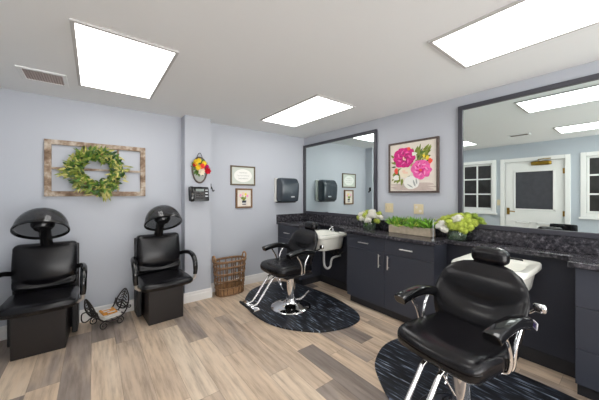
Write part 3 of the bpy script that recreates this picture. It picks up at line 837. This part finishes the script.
obj('painted_leaves', bm, 'leaf_olive', cv)
for u, v, a, L, W_ in ((.60, .38, -1.1, .25, .025), (.66, .38, -.7, .25, .025), (.24, .60, 2.0, .2, .025), (.22, .66, 2.3, .12, .03), (.42, .64, 1.2, .12, .05), (.48, .42, -1.4, .2, .03), (.78, .42, -.2, .12, .03), (.16, .48, 3.1, .1, .03)):
    bm = BM(); stroke(bm, u, v, a, L, W_); obj('painted_stem', bm, 'leaf_dark', cv)
for k in range(26):
    u0, v0 = rp.choice(((.52, .30), (.66, .30), (.6, .22), (.2, .62), (.24, .70), (.14, .38), (.5, .45), (.75, .28)))
    bm = BM(); stroke(bm, u0+rp.uniform(-.07, .07), v0+rp.uniform(-.06, .06), rp.uniform(-1.9, .4) if v0 < .5 else rp.uniform(1.2, 3.2), rp.uniform(.08, .16), rp.uniform(.03, .05))
    obj('painted_leaf', bm, rp.choice(('leaf_olive', 'leaf_green', 'leaf_pale')), cv)
bm = BM(); blob(bm, .49, .81, .155, .12, 10, .05); blob(bm, .49, .73, .12, .05, 10, .05); obj('painted_vase', bm, 'paper_white', cv)
bm = BM()
for u, v, a, L, W_ in ((.57, .88, -1.9, .14, .035), (.60, .84, -1.7, .12, .03), (.52, .90, -2.6, .14, .025)): stroke(bm, u, v, a, L, W_)
obj('vase_pattern', bm, 'ink_grey', cv)
bm = BM()
for k in range(8):
    a = 2*PI*k/8; blob(bm, .36+.075*math.cos(a), .60+.055*math.sin(a), .06, .05, 8, .2)
obj('painted_cream_flower', bm, 'cream_petal', cv)
bm = BM()
for k in range(4): blob(bm, .36+rp.uniform(-.04, .04), .60+rp.uniform(-.03, .03), .035, .02, 7, .3)
obj('cream_flower_heart', bm, 'peach', cv)
for nm, c1, c2, c3, u0, v0, r0 in (('magenta_peony', 'magenta', 'magenta_dark', 'pink', .34, .31, .20), ('pink_peony', 'pink', 'magenta', 'pink_light', .68, .56, .175)):
    bm = BM()
    for k in range(9):
        a = 2*PI*k/9+.2; blob(bm, u0+r0*.62*math.cos(a), v0+r0*.58*math.sin(a), r0*.50, r0*.46, 8, .2)
    blob(bm, u0, v0, r0*.6, r0*.6, 9, .1)
    fl = obj('painted_'+nm, bm, c1, cv)
    bm = BM()
    for k in range(7): a = 2*PI*k/7; stroke(bm, u0+r0*.25*math.cos(a), v0+r0*.25*math.sin(a), a+rp.uniform(-.3, .3), r0*.6, r0*.14)
    blob(bm, u0+.01, v0+.03, r0*.28, r0*.2, 8, .3)
    obj('dark_strokes', bm, c2, fl)
    bm = BM()
    for k in range(7): a = 2*PI*k/7+.5; stroke(bm, u0+r0*.5*math.cos(a), v0+r0*.45*math.sin(a), a+1.2, r0*.45, r0*.17)
    obj('light_strokes', bm, c3, fl)
    bm = BM()
    for k in range(3): blob(bm, u0+rp.uniform(-.03, .03), v0+rp.uniform(.0, .05), .016, .02, 7, .3)
    obj('flower_heart', bm, 'coral' if nm[0] == 'p' else 'peach', fl)
for u, v, r_, m_ in ((.17, .55, .035, 'coral'), (.86, .42, .035, 'coral'), (.44, .15, .03, 'coral'), (.18, .60, .025, 'coral'), (.80, .36, .03, 'yellow'), (.74, .32, .025, 'yellow')):
    bm = BM(); blob(bm, u, v, r_, r_*1.2, 7, .25); obj('painted_bud', bm, m_, cv)
for u, v, r_ in ((.18, .70, .06), (.55, .26, .05)):
    bm = BM(); blob(bm, u, v, r_, r_*.8, 8, .3); obj('painted_white_petal', bm, 'paper_white', cv)

# switch plates
def plate(name, label, y, z, wall, kind):
    t = thing(name, label, 'switch' if kind == 'switch' else 'outlet', (0, y, z) if wall == 'r' else (XL, y, z), R(-90) if wall == 'r' else R(90))
    bm = BM(); rbox(bm, .118 if kind != 'outlet1' else .075, .008, .12, .003, 6); bmesh.ops.translate(bm, verts=bm.verts[:], vec=(0, -.0045, 0)); obj('plate', bm, 'ivory', t, smooth=50)
    for x in (-.024, .024):
        bm = BM()
        if kind == 'switch': box(bm, x-.006, x+.006, -.018, -.008, -.012, .012); obj('toggle', bm, 'ivory', t)
        else:
            lathe(bm, [(0, .0), (.016, 0), (.016, .0025), (0, .0025)], 16, (x, -.0085, .022 if x < 0 else -.022), Matrix.Rotation(R(90), 4, 'X')); obj('socket', bm, 'paper_cream', t)
plate('light_switch', 'ivory double switch plate on the wall left of the planter', -1.775, 1.235, 'r', 'switch')
plate('power_outlet', 'ivory outlet plate on the wall above the long planter', -2.172, 1.235, 'r', 'outlet')
plate('light_switch', 'ivory switch plate beside the door, seen in the big mirror', -1.945, 1.235, 'l', 'switch')

# ------------------------------------------------------------------ planter, flower vases, acrylic stand
pl = thing('planter_box', 'long wooden planter box of bright green fern on the countertop', 'planter', (-.12, -2.14, CZ), R(-90))
bm = BM(); L_ = .256
for q in ((-L_, L_, -.06, -.046), (-L_, L_, .046, .06), (-L_, -L_+.014, -.046, .046), (L_-.014, L_, -.046, .046)): box(bm, *q, .001, .095)
box(bm, -L_+.014, L_-.014, -.046, .046, .001, .012)
obj('box', bm, 'planter_wood', pl, bevel=.003)
obj('soil', B(-L_+.015, L_-.015, -.045, .045, .012, .07), 'leaf_dark', pl)
rf = random.Random(5)
for mname, cnt in (('fern', 520), ('leaf_green', 160), ('bloom_lime', 60)):
    bm = BM()
    for i in range(cnt):
        p = Vector((rf.uniform(-L_-.0, L_), rf.uniform(-.05, .025), rf.uniform(.065, .13)))
        dd = Vector((rf.uniform(-.8, .8)+p.x*.6, rf.uniform(-.7, .15), rf.uniform(.25, 1.1)))
        leaf(bm, p, dd, Vector((rf.uniform(-.5, .5), -.8, .5)), rf.uniform(.05, .10), rf.uniform(.010, .02), rf.uniform(.1, .6))
    obj({'fern': 'fern_fronds', 'leaf_green': 'darker_fronds', 'bloom_lime': 'young_fronds'}[mname], bm, mname, pl, smooth=True)  # fronds in three greens, scattered at random through the box

def bloom_mesh(seed, r):
    bm = BM(); rr = random.Random(seed)
    bmesh.ops.create_icosphere(bm, subdivisions=2, radius=r*.62)
    for i in range(120):
        z = rr.uniform(-1, 1); a = rr.uniform(0, 2*PI); s_ = math.sqrt(1-z*z)
        n = Vector((s_*math.cos(a), s_*math.sin(a), z)); q = n.orthogonal().normalized(); q.rotate(Matrix.Rotation(rr.uniform(0, 6), 3, n)); v2 = n.cross(q)
        c = n*r*rr.uniform(.66, 1.08); e = r*.25
        for u_, w_ in ((q, v2), (-q, -v2), (v2, -q), (-v2, q)):
            vs = [bm.verts.new(c), bm.verts.new(c+(u_*1.0+w_*.45)*e+n*e*.1), bm.verts.new(c+u_*1.35*e-n*e*.1), bm.verts.new(c+(u_*1.0-w_*.45)*e+n*e*.1)]
            bm.faces.new(vs)
    return bm
def vase(name, label, loc, heads, gr, scale):
    t = thing(name, label, 'flowers', loc)
    prof = [(0, .002), (gr*.82, .002), (gr*.95, .03), (gr, .06), (gr*.97, .10), (gr*.94, .10), (gr*.96, .06), (gr*.9, .03), (gr*.78, .01), (0, .01)]
    bm = BM(); lathe(bm, prof, 32); obj('vase', bm, 'vase_glass', t, smooth=60)
    bm = BM(); rr = random.Random(len(heads))
    for i in range(26):
        a = rr.uniform(0, 2*PI); a2 = a+rr.uniform(-1, 1)
        tube(bm, [(gr*.6*math.cos(a), gr*.6*math.sin(a), .014), (gr*.5*math.cos(a2), gr*.5*math.sin(a2), .11)], .004, 5)
    for i in range(70):
        a = rr.uniform(0, 2*PI); p = Vector((gr*.55*math.cos(a), gr*.55*math.sin(a), rr.uniform(.02, .085)))
        leaf(bm, p, Vector((rr.uniform(-.5, .5), rr.uniform(-.5, .5), rr.uniform(-.3, 1))), Vector((math.cos(a), math.sin(a), .2)), gr*.4, gr*.3, 0)
    obj('stems', bm, 'leaf_dark', t)
    bm = BM()
    for i in range(26):
        a = rr.uniform(.35*PI, 1.65*PI); p = Vector((gr*.6*math.cos(a), gr*.6*math.sin(a), rr.uniform(.10, .15)))
        leaf(bm, p, Vector((math.cos(a), math.sin(a), rr.uniform(-.5, .6))), Vector((0, 0, 1)), gr*rr.uniform(.6, 1.0), gr*.4, .3)
    obj('leaves', bm, 'leaf_green', t, smooth=True)
    many = []
    for x, y, z, r, m in heads:
        for k in range(2):
            sgn = 1 if k else -1; a = rr.uniform(-1, 1)
            many.append((x-.004, y+sgn*r*.42*math.cos(a), z+sgn*r*.42*math.sin(a), r*.74, m if rr.random() < .97 else ('bloom_lime' if m == 'bloom_white' else 'bloom_white')))
    for i, (x, y, z, r, m) in enumerate(many):
        o = obj('flower_head', bloom_mesh(i+17*len(heads), r), m, t); o.location = (x, y, z)
    return t
# local x -> towards the room is -x; y+ -> left in view
W_, L2 = 'bloom_white', 'bloom_lime'
vase('flower_vase', 'white and lime hydrangeas in a glass bowl left of the planter', (-.155, -1.575, CZ),
     [(-.05, .0, .175, .058, W_), (-.06, -.09, .185, .056, W_), (-.03, .085, .185, .055, W_), (.0, .14, .16, .048, L2), (.02, .02, .215, .052, L2), (.0, -.05, .225, .05, W_),
      (.01, -.155, .165, .046, W_), (.03, -.12, .205, .045, L2), (-.05, .125, .135, .042, L2), (.05, .08, .20, .05, L2), (-.07, .06, .135, .045, W_), (-.075, -.04, .125, .048, W_), (-.04, -.15, .135, .040, L2)], .085, 1)
vase('flower_vase', 'lime and white hydrangeas in a glass bowl in front of the big mirror', (-.128, -2.64, CZ),
     [(-.06, .09, .155, .058, W_), (-.09, .02, .165, .056, L2), (-.08, -.06, .165, .058, L2), (-.02, .13, .19, .055, L2), (.0, .05, .225, .055, L2), (-.04, -.01, .215, .058, W_), (-.02, -.09, .205, .056, L2),
      (-.07, .13, .115, .046, W_), (.03, -.13, .17, .055, L2), (-.05, -.12, .145, .05, L2), (.035, .0, .25, .05, L2), (.035, -.07, .225, .05, L2), (.04, .1, .20, .05, L2), (-.105, -.10, .115, .04, L2), (-.10, .075, .12, .042, W_)], .088, 1)
st = thing('acrylic_stand', 'clear acrylic sign holder seen edge on at the corner of the countertop', 'sign holder', (-.385, -2.525, CZ), R(-65))
bm = BM(); box(bm, -.003, .003, -.001, .13, .001, .21); obj('sheet', bm, 'acrylic', st, bevel=.001)
bm = BM(); box(bm, -.012, .012, .0, .13, .0, .004); obj('foot', bm, 'acrylic', st, bevel=.001)

# ------------------------------------------------------------------ salon mats
HP = [(0, 0), (.02, .3), (.07, .55), (.12, .69), (.19, .785), (.30, .84), (.5, .845), (.75, .755), (.91, .60), (1.02, .44), (1.09, .24), (1.11, 0)]
def mat_mesh():
    out = HP + [(a, -b) for a, b in HP[-2:0:-1]]
    sm = [(p.x, p.y) for p in spline([(-a, b, 0) for a, b in out], 4, True)]
    bm = BM(); prism(bm, sm, .001, .018); return bm
o = obj('salon_mat', mat_mesh(), 'streaked_mat', None, bevel=.006); o.location = (-.475, -1.05, 0); o.rotation_euler.z = R(0)
tag(o, 'black streaked half round mat under the far styling chair', 'mat', 'salon mats')
o2 = o.copy(); C.objects.link(o2); o2.location = (-.44, -3.17, 0); o2.rotation_euler.z = R(2)
o2['label'] = 'black streaked half round mat under the nearer styling chair'

# ------------------------------------------------------------------ styling chairs (face local -Y, base on the floor)
def styling_chair():
    t = thing('styling_chair', 'black reclining styling chair in the far corner by the white basin', 'chair', (0, 0, 0), 0, 'reclining styling chairs')
    bm = BM(); lathe(bm, [(0, 0), (.245, 0), (.248, .008), (.24, .018), (.18, .032), (.11, .05), (.085, .075), (.078, .10), (0, .10)], 48)
    obj('base', bm, 'chrome', t, smooth=50)
    bm = BM(); tube(bm, [(0, 0, .09), (0, 0, .44)], .054, 28)
    obj('column', bm, 'chrome', t, smooth=50)
    bm = BM(); tube(bm, spline([(.06, .03, .10), (.12, .06, .12), (.22, .10, .22)], 4), .010, 10); tube(bm, [(.20, .092, .20), (.235, .106, .235)], .014, 10)
    obj('pump_lever', bm, 'chrome', t, smooth=50)
    up = []
    bm = BM(); box(bm, -.20, .20, -.20, .18, .345, .375)
    up.append(obj('seat_plate', bm, 'black_matte', t))
    def seat(p):
        f = (-p.y+.26)/.52                        # 0 rear .. 1 front
        x = p.x*(1+.07*math.sin(PI*min(1, f*.9)))
        y = p.y - .055*max(0, f-.4)/.6*(1-(p.x/.28)**2)
        top = 1 if p.z > 0 else 0
        z = p.z + top*(-.022*math.exp(-((p.x)/.16)**2-((p.y-.02)/.17)**2) - .02*max(0, f-.75)/.25 + .008)
        if not top: z += .02*max(0, f-.6)
        return Vector((x, y-.065, z+.437))
    bm = BM(); rbox(bm, .475, .46, .125, .05, 18, seat)
    up.append(obj('seat', bm, 'black_leather', t, smooth=True))
    # reclined backrest lofted bottom to top
    N = 26; rings = []
    for i in range(N+1):
        v = i/N
        wv = [(0, .19), (.06, .225), (.2, .256), (.42, .272), (.6, .272), (.75, .255), (.87, .215), (.95, .16), (1, .085)]
        for (a, wa), (b, wb) in zip(wv, wv[1:]):
            if a <= v <= b:
                q = (v-a)/(b-a); hw_ = wa+(wb-wa)*(q*q*(3-2*q)*.4+q*.6); break
        hd_ = .052*min(1, (math.sin(PI*(.04+.92*v))*1.6)**.6)
        cz = .385+.48*v; cy = .14+.17*v
        ring = []
        for a, b in superring(hw_, hd_, 2.5, 32):
            u = a/hw_
            front = b < 0
            y = b
            if front:
                y -= .016*math.exp(-((v-.26-.12*u*u)/.15)**2)*(1-.3*u*u)          # lumbar swell
                y += .012*math.exp(-((v-.46-.22*u*u)/.08)**2)             # crease above it
                y -= .018*math.exp(-((v-.72)/.18)**2)*(1-u*u)
            y -= .075*u*u*math.sin(PI*v)**.5 if 0 < v < 1 else 0             # wings curve forward
            ring.append((a, cy+y*.93, cz-y*.37))
        rings.append(ring)
    bm = BM(); loft(bm, rings)
    up.append(obj('backrest', bm, 'black_leather', t, smooth=True))
    # headrest
    bm = BM()
    def head(p): return Vector((p.x, p.y+.325, p.z+.91))
    rbox(bm, .215, .105, .106, .042, 14, head)
    hr = obj('headrest', bm, 'black_leather', t, smooth=True); up.append(hr)
    bm = BM(); box(bm, -.06, .06, .315, .335, .80, .90)
    obj('headrest_bracket', bm, 'black_matte', hr)
    for s in (-1, 1):
        path = [(s*.272, .13, .622), (s*.272, .06, .642), (s*.272, -.03, .655), (s*.272, -.125, .648), (s*.272, -.20, .636), (s*.272, -.23, .626)]
        pr_ = spline(path, 5); n = len(pr_)
        bm = BM(); rs = []
        for i, p in enumerate(pr_):
            q = i/(n-1); hw_ = .031+.012*q; hd_ = .033-.004*q
            a = pr_[max(0, i-1)]; b = pr_[min(n-1, i+1)]; tn = (b-a).normalized(); nn = Vector((0, -tn.z, tn.y)).normalized()
            rs.append([p+Vector((x, 0, 0))+nn*y for x, y in superring(hw_, hd_, 3.4, 20)])
        loft(bm, rs)
        ar = obj('armrest', bm, 'black_gloss', t, smooth=50, bevel=.004); up.append(ar)
        for y_top, ymid, ybot in ((-.12, -.06, -.035), (.08, .02, .005)):
            bm = BM(); tube(bm, spline([(s*.272, y_top, .638), (s*.272, y_top*.55+ymid*.45, .59), (s*.271, ymid, .54), (s*.269, ybot, .47), (s*.262, ybot, .405), (s*.24, ybot, .385), (s*.15, ybot, .36)], 5), .0105, 10)
            obj('arm_support', bm, 'chrome', ar, smooth=50)
    # footrest
    ft = BM(); box(ft, -.16, .16, -.60, -.52, .075, .085)
    ftr = obj('footrest', ft, 'chrome', t, bevel=.004); up.append(ftr)
    bm = BM(); rbox(bm, .33, .03, .028, .012, 6); bmesh.ops.translate(bm, verts=bm.verts[:], vec=(0, -.605, .085)); obj('rubber_pad', bm, 'black_matte', ftr, smooth=50)
    for x in (-.052, .052):
        bm = BM(); tube(bm, [(x, -.19, .40), (x, -.30, .345), (x, -.50, .10), (x, -.58, .085)], .013, 12); obj('footrest_bar', bm, 'chrome', ftr, smooth=50)
    bm = BM(); tube(bm, [(-.05, -.21, .36), (.05, -.15, .18)], .006, 8); tube(bm, [(.05, -.21, .37), (-.02, -.13, .2)], .006, 8)
    obj('cross_brace', bm, 'chrome', ftr)
    # recline lever on the sitter's right/left side
    bm = BM(); tube(bm, [(.20, .23, .62), (.25, .25, .645), (.272, .25, .665)], .009, 10); rbox_b = BM()
    kn = obj('recline_lever', bm, 'chrome', t, smooth=50); up.append(kn)
    rbox(rbox_b, .062, .032, .05, .015, 6); bmesh.ops.translate(rbox_b, verts=rbox_b.verts[:], vec=(.288, .252, .68)); obj('lever_knob', rbox_b, 'chrome', kn, smooth=50)
    return t, [u.name for u in up]
sc, upn = styling_chair()
sc.location = (-1.12, -1.125, .0185); sc.rotation_euler.z = R(-90)
UPPER = .07
s2 = dup(sc, (-1.28, -3.125, .0185), R(-99), 'large black reclining styling chair in the right foreground')
bases = {n.split('.')[0] for n in upn}
for r_, up_ in ((sc, UPPER), (s2, UPPER)):
    for c in r_.children:
        if c.name.split('.')[0] in bases: c.location.z += up_          # raised on the hydraulic column
bm = BM(); rbox(bm, .006, .04, .042, .002, 4)
tg = obj('label_tag', bm, 'tag_white', s2, label='small white care tag'); tg.location = (.292, .18, .675); tg.rotation_euler = (R(12), 0, R(50))
bm = BM(); box(bm, -.0045, -.0032, -.010, .010, -.011, .012); obj('printed_mark', bm, 'tag_purple', tg)

# chair glimpsed in the big mirror, against the door wall
vc = thing('visitor_chair', 'black padded chair by the white door, seen only in the big mirror', 'chair', (-3.40, -2.94, 0), R(90))
bm = BM(); rbox(bm, .42, .42, .06, .025, 8); bmesh.ops.translate(bm, verts=bm.verts[:], vec=(0, -.02, .45)); obj('seat', bm, 'black_leather', vc, smooth=True)
bm = BM(); rbox(bm, .36, .045, .24, .02, 8); bmesh.ops.translate(bm, verts=bm.verts[:], vec=(0, .20, .76)); obj('backrest', bm, 'black_leather', vc, smooth=True)
for x in (-.18, .18):
    bm = BM(); tube(bm, [(x, -.20, 0.001), (x, -.18, .43)], .011, 8); obj('leg', bm, 'black_matte', vc)
    bm = BM(); tube(bm, [(x, .22, 0.001), (x*.9, .18, .43), (x*.9, .21, .82)], .011, 8); obj('leg', bm, 'black_matte', vc)

# ------------------------------------------------------------------ camera, light, view
cam = bpy.data.cameras.new('camera'); co = bpy.data.objects.new('camera', cam); C.objects.link(co); S.camera = co
co.location = (-3.06, -3.80, 1.41); co.rotation_euler = (R(90), 0, R(-37.8))
cam.sensor_width = 36; cam.lens = 36*265.5/599; cam.shift_y = -(200-194.4)/599; cam.clip_start = .02
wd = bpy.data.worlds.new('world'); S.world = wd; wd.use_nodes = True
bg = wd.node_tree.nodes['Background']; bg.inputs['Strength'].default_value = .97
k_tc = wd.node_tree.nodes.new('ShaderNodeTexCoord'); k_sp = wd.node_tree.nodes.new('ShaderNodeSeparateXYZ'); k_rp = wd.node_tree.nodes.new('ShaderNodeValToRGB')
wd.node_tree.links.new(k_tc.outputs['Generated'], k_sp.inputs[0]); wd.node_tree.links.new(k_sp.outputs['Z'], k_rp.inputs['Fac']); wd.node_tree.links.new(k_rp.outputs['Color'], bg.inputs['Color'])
# added fill through the open rear: world brightened below the horizon to lift ceiling
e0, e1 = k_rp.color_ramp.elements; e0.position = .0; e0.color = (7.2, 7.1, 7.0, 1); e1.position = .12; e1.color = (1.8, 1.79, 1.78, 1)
S.view_settings.view_transform = 'Standard'; S.view_settings.look = 'None'; S.view_settings.gamma = 1
S.view_settings.use_curve_mapping = False; S.view_settings.exposure = 0.0
